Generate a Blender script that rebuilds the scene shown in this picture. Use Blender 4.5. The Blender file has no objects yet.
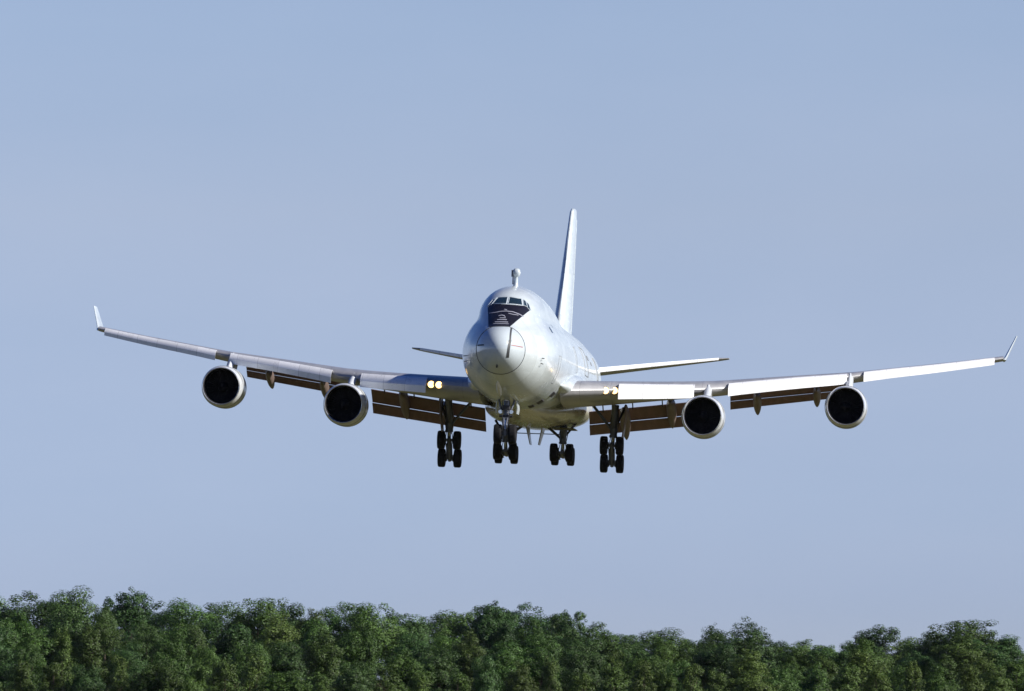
import bpy, math, random
import numpy as np
from mathutils import Vector, Matrix, Euler

R = math.radians
scene = bpy.context.scene
COL = scene.collection

# ------------------------------------------------------------------ camera, sky, sun, exposure
cam_data = bpy.data.cameras.new('camera')
cam_data.lens = 212.2
cam_data.sensor_width = 36.0
cam_data.clip_start = 1.0
cam_data.clip_end = 20000.0
cam = bpy.data.objects.new('camera', cam_data)
cam.location = (0.0, 0.0, 1.7)
cam.rotation_euler = (R(93.655), 0.0, 0.0)
COL.objects.link(cam)
scene.camera = cam

SUN_ELEV, SUN_SIDE = 31.5, 75.0            # height, and degrees to the right of straight behind the camera
sun_dir = Vector((math.sin(R(SUN_SIDE)) * math.cos(R(SUN_ELEV)),
                  -math.cos(R(SUN_SIDE)) * math.cos(R(SUN_ELEV)), math.sin(R(SUN_ELEV))))
SKY_TINT = [(0.0, (0.64, 0.64, 0.90)), (1.0, (0.05, 0.16, 0.40)), (0.023, (0.66, 0.66, 0.92)), (0.037, (0.73, 0.71, 0.93)), (0.086, (0.95, 0.81, 0.87)), (0.12, (1.0, 0.87, 0.90)), (0.17, (0.28, 0.38, 0.60)), (0.40, (0.07, 0.19, 0.46))]
world = bpy.data.worlds.new('World')
scene.world = world
world.use_nodes = True
wn, wl = world.node_tree.nodes, world.node_tree.links
bg = wn['Background']
sky = wn.new('ShaderNodeTexSky')
sky.sky_type = 'NISHITA'
sky.sun_disc = False
sky.sun_elevation = R(SUN_ELEV)
sky.sun_rotation = math.atan2(sun_dir.x, sun_dir.y)
sky.altitude = 0.0
sky.air_density = 1.0
sky.dust_density = 0.6
sky.ozone_density = 3.0
# hazy summer sky: look the sky up a little higher than the view so that it stays blue down to the trees
wtc = wn.new('ShaderNodeTexCoord'); wsx = wn.new('ShaderNodeSeparateXYZ'); wcx = wn.new('ShaderNodeCombineXYZ')
wma = wn.new('ShaderNodeMath'); wma.operation = 'MULTIPLY_ADD'; wma.inputs[1].default_value = 0.95; wma.inputs[2].default_value = 0.035
wl.new(wtc.outputs['Generated'], wsx.inputs[0]); wl.new(wsx.outputs[2], wma.inputs[0])
wl.new(wsx.outputs[0], wcx.inputs[0]); wl.new(wsx.outputs[1], wcx.inputs[1]); wl.new(wma.outputs[0], wcx.inputs[2])
wnm = wn.new('ShaderNodeVectorMath'); wnm.operation = 'NORMALIZE'
wl.new(wcx.outputs[0], wnm.inputs[0]); wl.new(wnm.outputs[0], sky.inputs[0])
tint = wn.new('ShaderNodeMix')
tint.data_type = 'RGBA'; tint.blend_type = 'MULTIPLY'
tint.inputs[0].default_value = 1.0
# pale lavender haze low down, deeper blue overhead
wcr = wn.new('ShaderNodeValToRGB')
for i, (pos, c) in enumerate(SKY_TINT):
    e = wcr.color_ramp.elements[i] if i < 2 else wcr.color_ramp.elements.new(pos)
    e.position = pos; e.color = c + (1,)
wl.new(wsx.outputs[2], wcr.inputs[0]); wl.new(wcr.outputs[0], tint.inputs[7])
wl.new(sky.outputs[0], tint.inputs[6])
# thin uneven high haze
wnz = wn.new('ShaderNodeTexNoise'); wnz.inputs['Scale'].default_value = 14.0; wnz.inputs['Detail'].default_value = 5.0
wmp = wn.new('ShaderNodeMapping'); wmp.inputs['Scale'].default_value = (1.0, 1.0, 3.0)
wl.new(wtc.outputs['Generated'], wmp.inputs[0]); wl.new(wmp.outputs[0], wnz.inputs['Vector'])
wmr = wn.new('ShaderNodeMapRange'); wmr.inputs['From Min'].default_value = 0.3; wmr.inputs['From Max'].default_value = 0.7
wmr.inputs['To Min'].default_value = 0.0; wmr.inputs['To Max'].default_value = 1.0
wl.new(wnz.outputs['Fac'], wmr.inputs['Value'])
wve = wn.new('ShaderNodeMix'); wve.data_type = 'RGBA'
wve.inputs[6].default_value = (0.955, 0.940, 0.960, 1); wve.inputs[7].default_value = (1.02, 0.98, 0.985, 1)
wl.new(wmr.outputs[0], wve.inputs[0])
wv2 = wn.new('ShaderNodeMix'); wv2.data_type = 'RGBA'; wv2.blend_type = 'MULTIPLY'; wv2.inputs[0].default_value = 1.0
wl.new(tint.outputs[2], wv2.inputs[6]); wl.new(wve.outputs[2], wv2.inputs[7])
wl.new(wv2.outputs[2], bg.inputs[0])
bg.inputs[1].default_value = 0.110

sun_data = bpy.data.lights.new('sun', 'SUN')
sun_data.energy = 5.0
sun_data.angle = R(0.53)
sun_data.color = (1.0, 0.95, 0.87)
sun = bpy.data.objects.new('sun', sun_data)
sun.rotation_euler = (-sun_dir).to_track_quat('-Z', 'Y').to_euler()
sun.location = (200, -100, 300)
COL.objects.link(sun)

scene.view_settings.view_transform = 'Standard'
scene.view_settings.look = 'None'
scene.view_settings.exposure = 0.42
scene.view_settings.gamma = 1.0
scene.view_settings.use_curve_mapping = False
scene.render.engine = 'CYCLES'
scene.cycles.max_bounces = 8
scene.cycles.use_denoising = True

# ------------------------------------------------------------------ materials
def new_mat(name):
    m = bpy.data.materials.new(name)
    m.use_nodes = True
    return m, m.node_tree.nodes, m.node_tree.links, m.node_tree.nodes['Principled BSDF']

def paint(name, col, rough=0.35, coat=0.0, metal=0.0, var=0.06, scale=1.5, spec=0.5, streak=None, bump=0.0):
    """Painted or bare metal surface: uneven colour and gloss from noise that sits on the object."""
    m, n, l, p = new_mat(name)
    tc = n.new('ShaderNodeTexCoord')
    mp = n.new('ShaderNodeMapping')
    if streak: mp.inputs['Scale'].default_value = streak
    l.new(tc.outputs['Object'], mp.inputs[0])
    nz = n.new('ShaderNodeTexNoise')
    nz.inputs['Scale'].default_value = scale
    nz.inputs['Detail'].default_value = 7
    nz.inputs['Roughness'].default_value = 0.62
    l.new(mp.outputs[0], nz.inputs['Vector'])
    cr = n.new('ShaderNodeValToRGB')
    cr.color_ramp.elements[0].position = 0.3
    cr.color_ramp.elements[1].position = 0.75
    cr.color_ramp.elements[0].color = tuple(c * (1 - var) for c in col) + (1,)
    cr.color_ramp.elements[1].color = tuple(min(1, c * (1 + var)) for c in col) + (1,)
    l.new(nz.outputs['Fac'], cr.inputs[0])
    l.new(cr.outputs[0], p.inputs['Base Color'])
    mr = n.new('ShaderNodeMapRange')
    mr.inputs['To Min'].default_value = max(0.03, rough - 0.08)
    mr.inputs['To Max'].default_value = rough + 0.1
    l.new(nz.outputs['Fac'], mr.inputs['Value'])
    l.new(mr.outputs[0], p.inputs['Roughness'])
    p.inputs['Metallic'].default_value = metal
    p.inputs['Coat Weight'].default_value = coat
    p.inputs['Coat Roughness'].default_value = 0.08
    p.inputs['Specular IOR Level'].default_value = spec
    if bump:
        b = n.new('ShaderNodeBump'); b.inputs['Strength'].default_value = bump; b.inputs['Distance'].default_value = 0.02
        l.new(nz.outputs['Fac'], b.inputs['Height']); l.new(b.outputs[0], p.inputs['Normal'])
    return m

def skin_paint(name, col, pitch, rough, coat, var, axis='Y'):
    """Aircraft skin: gloss paint with fine frame joints every few metres and light grime streaks."""
    m = paint(name, col, rough, coat, var=var, scale=1.2, streak=(1.6, 0.35, 1.6))
    n, l = m.node_tree.nodes, m.node_tree.links
    p = n['Principled BSDF']
    tc = n.new('ShaderNodeTexCoord'); sx = n.new('ShaderNodeSeparateXYZ')
    l.new(tc.outputs['Object'], sx.inputs[0])
    dv = n.new('ShaderNodeMath'); dv.operation = 'DIVIDE'; dv.inputs[1].default_value = pitch
    l.new(sx.outputs[axis], dv.inputs[0])
    fr = n.new('ShaderNodeMath'); fr.operation = 'FRACT'; l.new(dv.outputs[0], fr.inputs[0])
    lt = n.new('ShaderNodeMath'); lt.operation = 'LESS_THAN'; lt.inputs[1].default_value = 0.022 / pitch * 1.6
    l.new(fr.outputs[0], lt.inputs[0])
    src = p.inputs['Base Color'].links[0].from_socket
    mx = n.new('ShaderNodeMix'); mx.data_type = 'RGBA'; mx.blend_type = 'MIX'
    sc = n.new('ShaderNodeMath'); sc.operation = 'MULTIPLY'; sc.inputs[1].default_value = 0.6
    l.new(lt.outputs[0], sc.inputs[0]); l.new(sc.outputs[0], mx.inputs[0])
    l.new(src, mx.inputs[6]); mx.inputs[7].default_value = tuple(c * 0.5 for c in col) + (1,)
    # every skin panel a touch lighter or darker than its neighbours
    fl = n.new('ShaderNodeMath'); fl.operation = 'FLOOR'; l.new(dv.outputs[0], fl.inputs[0])
    zz = n.new('ShaderNodeMath'); zz.operation = 'MULTIPLY_ADD'; zz.inputs[1].default_value = 0.85; l.new(sx.outputs['Z'], zz.inputs[0])
    zz.inputs[2].default_value = 0.37
    fz = n.new('ShaderNodeMath'); fz.operation = 'FLOOR'; l.new(zz.outputs[0], fz.inputs[0])
    cv = n.new('ShaderNodeCombineXYZ'); l.new(fl.outputs[0], cv.inputs[0]); l.new(fz.outputs[0], cv.inputs[1])
    wt = n.new('ShaderNodeTexWhiteNoise'); l.new(cv.outputs[0], wt.inputs['Vector'])
    wm = n.new('ShaderNodeMapRange'); wm.inputs['To Min'].default_value = 0.90; wm.inputs['To Max'].default_value = 1.05; l.new(wt.outputs['Value'], wm.inputs['Value'])
    hv = n.new('ShaderNodeHueSaturation'); l.new(wm.outputs[0], hv.inputs['Value']); l.new(mx.outputs[2], hv.inputs['Color'])
    l.new(hv.outputs[0], p.inputs['Base Color'])
    return m

M = {}
M['white'] = skin_paint('white_skin_paint', (0.64, 0.705, 0.73), 2.4, 0.24, 0.5, 0.07)
M['belly'] = skin_paint('belly_grey_paint', (0.60, 0.58, 0.46), 1.7, 0.25, 0.5, 0.10)
M['turret'] = paint('turret_white_paint', (0.54, 0.605, 0.645), 0.18, 0.6, var=0.03)
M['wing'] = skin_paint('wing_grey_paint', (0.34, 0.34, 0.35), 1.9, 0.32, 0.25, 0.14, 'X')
M['slat'] = skin_paint('white_leading_edge', (0.86, 0.87, 0.89), 1.55, 0.28, 0.2, 0.05, 'X')
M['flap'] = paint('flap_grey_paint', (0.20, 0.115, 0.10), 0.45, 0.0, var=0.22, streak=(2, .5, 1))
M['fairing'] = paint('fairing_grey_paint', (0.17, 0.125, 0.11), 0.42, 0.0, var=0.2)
M['vane'] = paint('dark_vane_paint', (0.05, 0.05, 0.06), 0.4, var=0.2)
M['bay'] = paint('primer_bay', (0.14, 0.13, 0.07), 0.6, var=0.35, scale=5)
M['lip'] = paint('bare_aluminium', (0.72, 0.73, 0.75), 0.25, 0.0, metal=0.85, var=0.05)
M['duct'] = paint('duct_inlet_shade', (0.02, 0.02, 0.024), 0.6, var=0.3, spec=0.2)  # darkness inside the inlet put into the duct colour
M['fan'] = paint('fan_inlet_shade', (0.03, 0.03, 0.035), 0.45, metal=0.5, var=0.3)  # fan and spinner coloured dark for the shade deep in the inlet
M['nacelle'] = paint('nacelle_white', (0.60, 0.63, 0.66), 0.28, 0.4, var=0.06)
M['exhaust'] = paint('heat_stained_metal', (0.22, 0.19, 0.16), 0.4, metal=0.8, var=0.3)
M['tyre'] = paint('tyre_rubber', (0.009, 0.009, 0.011), 0.8, var=0.35, scale=6, spec=0.25)
M['hub'] = paint('wheel_hub_grey', (0.20, 0.21, 0.22), 0.5, metal=0.3, var=0.2, scale=8)
M['strut'] = paint('gear_strut_grey', (0.13, 0.14, 0.17), 0.4, metal=0.3, var=0.25, scale=4)
M['chrome'] = paint('oleo_chrome', (0.75, 0.78, 0.8), 0.12, metal=1.0, var=0.03)
M['dark'] = paint('dark_fitting', (0.03, 0.03, 0.035), 0.5, var=0.3)
M['black'] = paint('black_panel', (0.010, 0.009, 0.013), 0.35, 0.0, var=0.3, scale=3)
M['seam'] = paint('grey_sealant', (0.22, 0.235, 0.25), 0.5, var=0.1)
M['line'] = paint('seam_sealant', (0.05, 0.055, 0.06), 0.6, var=0.2)
M['red'] = paint('red_marking', (0.42, 0.20, 0.19), 0.5, var=0.1)
M['mark'] = paint('white_marking', (0.34, 0.35, 0.42), 0.5, var=0.15)
M['glass'] = paint('cockpit_glass', (0.015, 0.03, 0.035), 0.06, 0.3, var=0.1, spec=0.8)

m, n, l, p = new_mat('landing_lamp')
p.inputs['Base Color'].default_value = (1, .9, .7, 1)
p.inputs['Emission Color'].default_value = (1.0, 0.62, 0.22, 1)
p.inputs['Emission Strength'].default_value = 3.0
M['lamp'] = m

def foliage(name, dark, light, gloss=0.5):
    m, n, l, p = new_mat(name)
    oi = n.new('ShaderNodeObjectInfo'); ge = n.new('ShaderNodeNewGeometry')
    cr = n.new('ShaderNodeValToRGB')
    cr.color_ramp.elements[0].color = dark + (1,); cr.color_ramp.elements[1].color = light + (1,)
    l.new(ge.outputs['Random Per Island'], cr.inputs[0])
    hs = n.new('ShaderNodeHueSaturation')
    mr = n.new('ShaderNodeMapRange'); mr.inputs['To Min'].default_value = 0.72; mr.inputs['To Max'].default_value = 1.3
    l.new(oi.outputs['Random'], mr.inputs['Value']); l.new(mr.outputs[0], hs.inputs['Value'])
    mh = n.new('ShaderNodeMapRange'); mh.inputs['To Min'].default_value = 0.492; mh.inputs['To Max'].default_value = 0.512
    ml = n.new('ShaderNodeMath'); ml.operation = 'MULTIPLY'; ml.inputs[1].default_value = 7.31
    fr = n.new('ShaderNodeMath'); fr.operation = 'FRACT'
    l.new(oi.outputs['Random'], ml.inputs[0]); l.new(ml.outputs[0], fr.inputs[0]); l.new(fr.outputs[0], mh.inputs['Value'])
    l.new(mh.outputs[0], hs.inputs['Hue'])
    l.new(cr.outputs[0], hs.inputs['Color'])
    l.new(hs.outputs[0], p.inputs['Base Color'])
    p.inputs['Roughness'].default_value = gloss
    p.inputs['Specular IOR Level'].default_value = 0.28
    tr = n.new('ShaderNodeBsdfTranslucent'); l.new(hs.outputs[0], tr.inputs['Color'])
    mx = n.new('ShaderNodeMixShader'); mx.inputs[0].default_value = 0.06
    l.new(p.outputs[0], mx.inputs[1]); l.new(tr.outputs[0], mx.inputs[2])
    l.new(mx.outputs[0], n['Material Output'].inputs['Surface'])
    return m
M['leaf_olive'] = foliage('olive_leaves', (0.022, 0.038, 0.007), (0.112, 0.178, 0.036))
M['leaf_green'] = foliage('green_leaves', (0.015, 0.034, 0.006), (0.098, 0.180, 0.034))
M['leaf_deep'] = foliage('deep_green_leaves', (0.012, 0.028, 0.007), (0.074, 0.146, 0.036))
M['bark'] = paint('bark', (0.09, 0.07, 0.05), 0.85, var=0.35, scale=3, streak=(3, 3, .5), bump=0.4)

def ground_mat():
    m, n, l, p = new_mat('dry_airfield_grass')
    tc = n.new('ShaderNodeTexCoord')
    a = n.new('ShaderNodeTexNoise'); a.inputs['Scale'].default_value = 0.02; a.inputs['Detail'].default_value = 8
    b = n.new('ShaderNodeTexNoise'); b.inputs['Scale'].default_value = 2.5; b.inputs['Detail'].default_value = 6
    l.new(tc.outputs['Object'], a.inputs['Vector']); l.new(tc.outputs['Object'], b.inputs['Vector'])
    ad = n.new('ShaderNodeMath'); ad.operation = 'ADD'
    l.new(a.outputs['Fac'], ad.inputs[0]); l.new(b.outputs['Fac'], ad.inputs[1])
    hf = n.new('ShaderNodeMath'); hf.operation = 'MULTIPLY'; hf.inputs[1].default_value = 0.5
    l.new(ad.outputs[0], hf.inputs[0])
    cr = n.new('ShaderNodeValToRGB')
    cr.color_ramp.elements[0].position = 0.35; cr.color_ramp.elements[1].position = 0.65
    cr.color_ramp.elements[0].color = (0.054, 0.058, 0.020, 1); cr.color_ramp.elements[1].color = (0.142, 0.124, 0.052, 1)
    l.new(hf.outputs[0], cr.inputs[0]); l.new(cr.outputs[0], p.inputs['Base Color'])
    p.inputs['Roughness'].default_value = 0.95; p.inputs['Specular IOR Level'].default_value = 0.1
    return m
M['ground'] = ground_mat()

# ------------------------------------------------------------------ mesh helpers
class MB:
    """Collects shapes and links them as ONE mesh object."""
    def __init__(s): s.v, s.f, s.m, s.sm = [], [], [], []
    def add(s, verts, faces, mi=0, smooth=True):
        o = len(s.v)
        s.v += [tuple(v) for v in verts]
        for f in faces:
            s.f.append([i + o for i in f]); s.m.append(mi); s.sm.append(smooth)
    def loft(s, rings, mi=0, cap0=True, cap1=True, closed=True, smooth=True):
        n = len(rings[0]); vs = [p for r in rings for p in r]; fs = []
        for i in range(len(rings) - 1):
            for j in range(n if closed else n - 1):
                k = (j + 1) % n
                fs.append([i*n + j, i*n + k, (i+1)*n + k, (i+1)*n + j])
        if cap0: fs.append(list(range(n))[::-1])
        if cap1: fs.append([(len(rings)-1)*n + j for j in range(n)])
        s.add(vs, fs, mi, smooth)
    def tube(s, pts, rad, mi=0, n=12, caps=True):
        pts = [Vector(p) for p in pts]
        if not isinstance(rad, (list, tuple)): rad = [rad] * len(pts)
        rings = []; ref = None
        for i, p in enumerate(pts):
            d = (pts[min(i+1, len(pts)-1)] - pts[max(i-1, 0)]).normalized()
            if ref is None: ref = Vector((1, 0, 0)) if abs(d.x) < .8 else Vector((0, 0, 1))
            a = (ref - d * ref.dot(d)).normalized(); b = d.cross(a); ref = a
            rings.append([p + (a*math.cos(t) + b*math.sin(t)) * rad[i] for t in (2*math.pi*k/n for k in range(n))])
        s.loft(rings, mi, caps, caps)
    def ring(s, pts, rad, mi=0, n=8):
        pts = [Vector(p) for p in pts]; N = len(pts); rings = []
        cen = sum(pts, Vector()) / N
        for i, p in enumerate(pts):
            d = (pts[(i+1) % N] - pts[i-1]).normalized()
            a = (p - cen); a = (a - d*a.dot(d)).normalized(); b = d.cross(a)
            rings.append([p + (a*math.cos(t) + b*math.sin(t))*rad for t in (2*math.pi*k/n for k in range(n))])
        rings.append(rings[0]); s.loft(rings, mi, False, False)
    def box(s, c, size, rot=(0, 0, 0), mi=0, bev=0.0, taper=1.0):
        x, y, z = (d/2 for d in size); q = Euler(rot).to_matrix(); c = Vector(c)
        if bev:
            def sec(k, f):
                b = bev; X, Y = x*f, y*f
                return [c + q @ Vector(t) for t in ((-X+b, -Y, k), (X-b, -Y, k), (X, -Y+b, k), (X, Y-b, k), (X-b, Y, k), (-X+b, Y, k), (-X, Y-b, k), (-X, -Y+b, k))]
            s.loft([sec(-z, 1), sec(z, taper)], mi, smooth=False)
        else:
            vs = [c + q @ Vector((sx*x*(taper if sz > 0 else 1), sy*y*(taper if sz > 0 else 1), sz*z)) for sz in (-1, 1) for sx, sy in ((-1,-1),(1,-1),(1,1),(-1,1))]
            s.add(vs, [[3,2,1,0],[4,5,6,7],[0,1,5,4],[1,2,6,5],[2,3,7,6],[3,0,4,7]], mi, False)
    def lathe(s, prof, axis='Y', c=(0, 0, 0), mi=0, n=48, mis=None):
        """prof: list of (along, radius)."""
        vs = []
        for a, r in prof:
            for k in range(n):
                t = 2*math.pi*k/n; u, w = r*math.cos(t), r*math.sin(t)
                p = (u, a, w) if axis == 'Y' else ((a, u, w) if axis == 'X' else (u, w, a))
                vs.append(Vector(p) + Vector(c))
        for i in range(len(prof)-1):
            fs = [[i*n + j, i*n + (j+1) % n, (i+1)*n + (j+1) % n, (i+1)*n + j] for j in range(n)]
            o = len(s.v) if i == 0 else o
            if i == 0: s.v += [tuple(v) for v in vs]
            for f in fs:
                s.f.append([q + o for q in f]); s.m.append(mis[i] if mis else mi); s.sm.append(True)
    def build(s, name, mats, parent=None, loc=(0, 0, 0)):
        if not isinstance(mats, (list, tuple)): mats = [mats]
        me = bpy.data.meshes.new(name)
        me.from_pydata(s.v, [], s.f)
        for mm in mats: me.materials.append(mm)
        me.polygons.foreach_set('material_index', s.m)
        me.polygons.foreach_set('use_smooth', s.sm)
        import bmesh
        bm = bmesh.new(); bm.from_mesh(me)
        bmesh.ops.remove_doubles(bm, verts=bm.verts, dist=1e-5)
        bmesh.ops.recalc_face_normals(bm, faces=bm.faces)
        bm.to_mesh(me); bm.free()
        me.set_sharp_from_angle(angle=R(38))
        return link(name, me, parent, loc)

def link(name, data, parent=None, loc=(0, 0, 0)):
    o = bpy.data.objects.new(name, data); COL.objects.link(o)
    o.parent = parent; o.location = loc
    return o

# ------------------------------------------------------------------ ground
def ground_height(d):
    t = min(1, max(0, (d - 540) / 320)); u = min(1, max(0, (d - 860) / 200)); return 6.0 * t * t * (3 - 2*t) + 4.6 * u * u * (3 - 2*u)
g = MB()
ys = [-3000, -1500, -600, -200, 0, 200, 400, 500] + list(range(540, 880, 20)) + [900, 940, 980, 1020, 1060, 1100, 1400, 2200, 3600, 6000]
xs = [-4000, -2000, -1000, -500, -250, 0, 250, 500, 1000, 2000, 4000]
gv = [(x, y, ground_height(y)) for y in ys for x in xs]
nx = len(xs)
g.add(gv, [[j*nx+i, j*nx+i+1, (j+1)*nx+i+1, (j+1)*nx+i] for j in range(len(ys)-1) for i in range(nx-1)])
go = g.build('ground', M['ground']); go['kind'] = 'structure'

# ------------------------------------------------------------------ the airliner: local X = port side, Y = aft (station - 30), Z = up
def V(y, s, z): return Vector((y, s - 30.0, z))
jet = link('cargo_jet', None, None, (1.408, 399.269, 25.901))
jet.rotation_euler = (R(0.793), R(2.159), R(-4.211))
jet['label'] = 'white four-engined cargo jet with black nose panel, landing with wheels and flaps down'
jet['category'] = 'airplane'

def pchip(xs, ys):
    xs = np.array(xs, float); ys = np.array(ys, float)
    h = np.diff(xs); d = np.diff(ys) / h
    m_ = np.zeros(len(xs)); m_[0], m_[-1] = d[0], d[-1]
    for i in range(1, len(xs)-1):
        if d[i-1]*d[i] > 0:
            w1, w2 = 2*h[i] + h[i-1], h[i] + 2*h[i-1]
            m_[i] = (w1 + w2) / (w1/d[i-1] + w2/d[i])
    def f(x):
        x = min(max(x, xs[0]), xs[-1]); i = min(int(np.searchsorted(xs, x, 'right')) - 1, len(xs) - 2); i = max(i, 0)
        t = (x - xs[i]) / h[i]; t2, t3 = t*t, t*t*t
        return float((2*t3-3*t2+1)*ys[i] + (t3-2*t2+t)*h[i]*m_[i] + (-2*t3+3*t2)*ys[i+1] + (t3-t2)*h[i]*m_[i+1])
    return f
#        s     zl     rl     ztop   ru
STN = [(0.0, -.36, 0.02, -.36+.015, 0.01), (0.12, -.36, 0.45, -.36+.40, 0.40), (0.45, -.36, 0.85, -.36+.80, 0.8), (1.0, -.36, 1.21, .80, 1.10), (1.7, -.37, 1.50, 1.10, 1.30),
       (2.4, -.39, 1.76, 1.42, 1.42), (3.2, -.42, 2.02, 1.82, 1.5), (4.2, -.43, 2.28, 2.30, 1.58), (5.0, -.42, 2.45, 2.74, 1.66), (6.0, -.40, 2.65, 3.18, 1.76),
       (7.5, -.37, 2.84, 3.66, 1.9), (9.5, -.33, 2.98, 4.0, 2.04), (12, -.30, 3.07, 4.17, 2.12), (15, -.30, 3.12, 4.2, 2.16), (20, -.30, 3.2, 4.08, 2.25),
       (25, -.30, 3.25, 3.6, 2.4), (29, -.30, 3.25, 3.3, 2.6), (34, -.30, 3.25, 3.22, 2.7), (50, -.28, 3.25, 3.25, 2.7), (55, 0.05, 2.98, 3.22, 2.5),
       (60, .72, 2.3, 3.1, 2.0), (65, 1.42, 1.3, 2.75, 1.2), (68.3, 1.95, .42, 2.4, .4)]
_s = [math.sqrt(q[0]) for q in STN]        # the nose is blunt: interpolate in sqrt of the station
F_zl, F_rl, F_zt, F_ru = (pchip(_s, [q[i] for q in STN]) for i in (1, 2, 3, 4))
def fus_radius(s, th):
    """Radius of the section at station s in direction th (0 = up, pi/2 = port) from its lower-lobe centre."""
    q = math.sqrt(max(s, 0)); rl, zt, ru, zl = F_rl(q), F_zt(q), F_ru(q), F_zl(q)
    zu = zt - ru - zl                       # upper-lobe centre above the lower
    dz, dx = math.cos(th), math.sin(th)
    b = dz*zu; disc = b*b - zu*zu + ru*ru
    r2 = b + math.sqrt(disc) if disc > 0 else 0
    k = max(0.02, 0.11*rl)
    mx = max(rl, r2)
    return mx + k*math.log(math.exp((rl-mx)/k) + math.exp((r2-mx)/k)) - k*0.69*min(1, math.exp(-abs(rl-r2)/k))
def fus_ring(s, n=72):
    zl = F_zl(math.sqrt(s))
    return [V(fus_radius(s, t)*math.sin(t), s, zl + fus_radius(s, t)*math.cos(t)) for t in (2*math.pi*k/n for k in range(n))]
def nose_point(y, z, off=0.0):
    """The point of the nose surface seen from straight ahead at (y, z)."""
    lo, hi = 0.0, 14.0
    for _ in range(34):
        s = (lo+hi)/2; zl = F_zl(math.sqrt(s))
        if math.hypot(y, z-zl) < fus_radius(s, math.atan2(y, z-zl)): hi = s
        else: lo = s
    return V(y, hi, z)
def nose_off(y, z, off):
    p, e = nose_point(y, z), 0.02
    a, b = nose_point(y+e, z) - nose_point(y-e, z), nose_point(y, z+e) - nose_point(y, z-e)
    nrm = a.cross(b).normalized()
    if nrm.y > 0: nrm = -nrm
    return p + nrm*off
def nose_patch(mb, corners, mi=0, nu=14, nv=8, off=0.012):
    """A sheet that lies on the nose: four corners (y, z) as seen from ahead - lower left, lower right, upper right, upper left."""
    a, b, c, d = (Vector(q) for q in corners); vs = []
    for j in range(nv+1):
        v = j/nv
        for i in range(nu+1):
            u = i/nu; q = (a*(1-u) + b*u)*(1-v) + (d*(1-u) + c*u)*v
            vs.append(nose_off(q.x, q.y, off))
    mb.add(vs, [[j*(nu+1)+i, j*(nu+1)+i+1, (j+1)*(nu+1)+i+1, (j+1)*(nu+1)+i] for j in range(nv) for i in range(nu)], mi)
def side_point(s, th, off=0.0):
    r = fus_radius(s, th) + off
    return V(r*math.sin(th), s, F_zl(math.sqrt(s)) + r*math.cos(th))
def side_patch(mb, s0, s1, t0, t1, mi=0, off=0.012, nu=10, nv=6):
    vs = [side_point(s0 + (s1-s0)*i/nu, t0 + (t1-t0)*j/nv, off) for j in range(nv+1) for i in range(nu+1)]
    mb.add(vs, [[j*(nu+1)+i, j*(nu+1)+i+1, (j+1)*(nu+1)+i+1, (j+1)*(nu+1)+i] for j in range(nv) for i in range(nu)], mi)
def side_loop(mb, s0, s1, t0, t1, rad=0.02, mi=0):
    pts = [side_point(s0+(s1-s0)*i/8, t0, .0) for i in range(8)] + [side_point(s1, t0+(t1-t0)*i/8, .0) for i in range(8)] \
        + [side_point(s1-(s1-s0)*i/8, t1, .0) for i in range(8)] + [side_point(s0, t1-(t1-t0)*i/8, .0) for i in range(8)]
    mb.ring(pts, rad, mi, 6)

SEAM = 1.70
f = MB()
st = [SEAM + (9-SEAM)*i/34 for i in range(35)] + [9 + 59.3*i/70 for i in range(1, 71)]
f.loft([fus_ring(s) for s in st], 0)
fus = f.build('fuselage', M['white'], jet)
f = MB()
f.loft([fus_ring(SEAM*(i/22)**2 + 0.0005) for i in range(23)], 0)
tur = f.build('nose_turret', M['turret'], jet)
f = MB()
f.ring([p for p in fus_ring(SEAM, 72)], 0.026, 0)
f.build('seam_ring', M['line'], tur)
# dark slit, red mark and probe on the turret
f = MB()
for y0, z0, y1, z1, w in ((0.62, 1.02, 0.66, 0.2, .05), (0.66, 0.2, 0.55, -0.9, .075)):
    nose_patch(f, [(y1-w, z1), (y1+w, z1), (y0+w, z0), (y0-w, z0)], 0, 2, 14)
f.build('turret_slit', M['line'], tur)
f = MB(); nose_patch(f, [(0.74, -.15), (1.38, -.21), (1.38, -.155), (0.74, -.095)], 0, 10, 1); f.build('red_mark', M['red'], tur)
f = MB(); nose_patch(f, [(-1.42, -.2), (-0.95, -.2), (-0.95, -.11), (-1.42, -.11)], 0, 8, 1); f.build('dark_mark', M['line'], tur)
f = MB(); q = nose_point(-.12, -1.45)
f.tube([q + Vector((0, .1, .1)), q + Vector((0, -.12, -.05)), q + Vector((.01, -.18, .32))], [.06, .055, .03]); f.build('probe', M['dark'], tur)

# cockpit glazing and the black panel under it
MASKC = 0.05
f = MB()
nose_patch(f, [(-0.84, 1.03), (0.50, 1.06), (1.42, 2.32), (-1.16, 2.38)], 0, 20, 14, .010)
nose_patch(f, [(-1.16, 2.38), (1.42, 2.32), (1.22, 2.575), (-1.05, 2.62)], 0, 20, 3, .010)
def stroke(pts, w):
    w *= .8
    for (a, b), (c, d) in zip(pts, pts[1:]):
        nose_patch(f, [(a, b-w), (c, d-w), (c, d+w), (a, b+w)], 1, 4, 1, .020)
stroke([(-1.0, 1.98), (-.6, 2.02), (-.2, 2.10), (.1, 2.13), (.5, 2.10), (.9, 1.97), (1.15, 1.84)], .028)
stroke([(.25, 1.98), (.5, 1.93), (.85, 1.90)], .022)
stroke([(-.05, 2.25), (.12, 2.22)], .03)
stroke([(-.32, 1.78), (-.12, 1.84), (.05, 1.80), (.12, 1.70)], .03)
stroke([(-.22, 1.64), (.15, 1.65)], .025)
stroke([(-.36, 1.52), (.24, 1.53)], .030)
stroke([(-.48, 1.36), (.34, 1.37)], .030)
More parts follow.
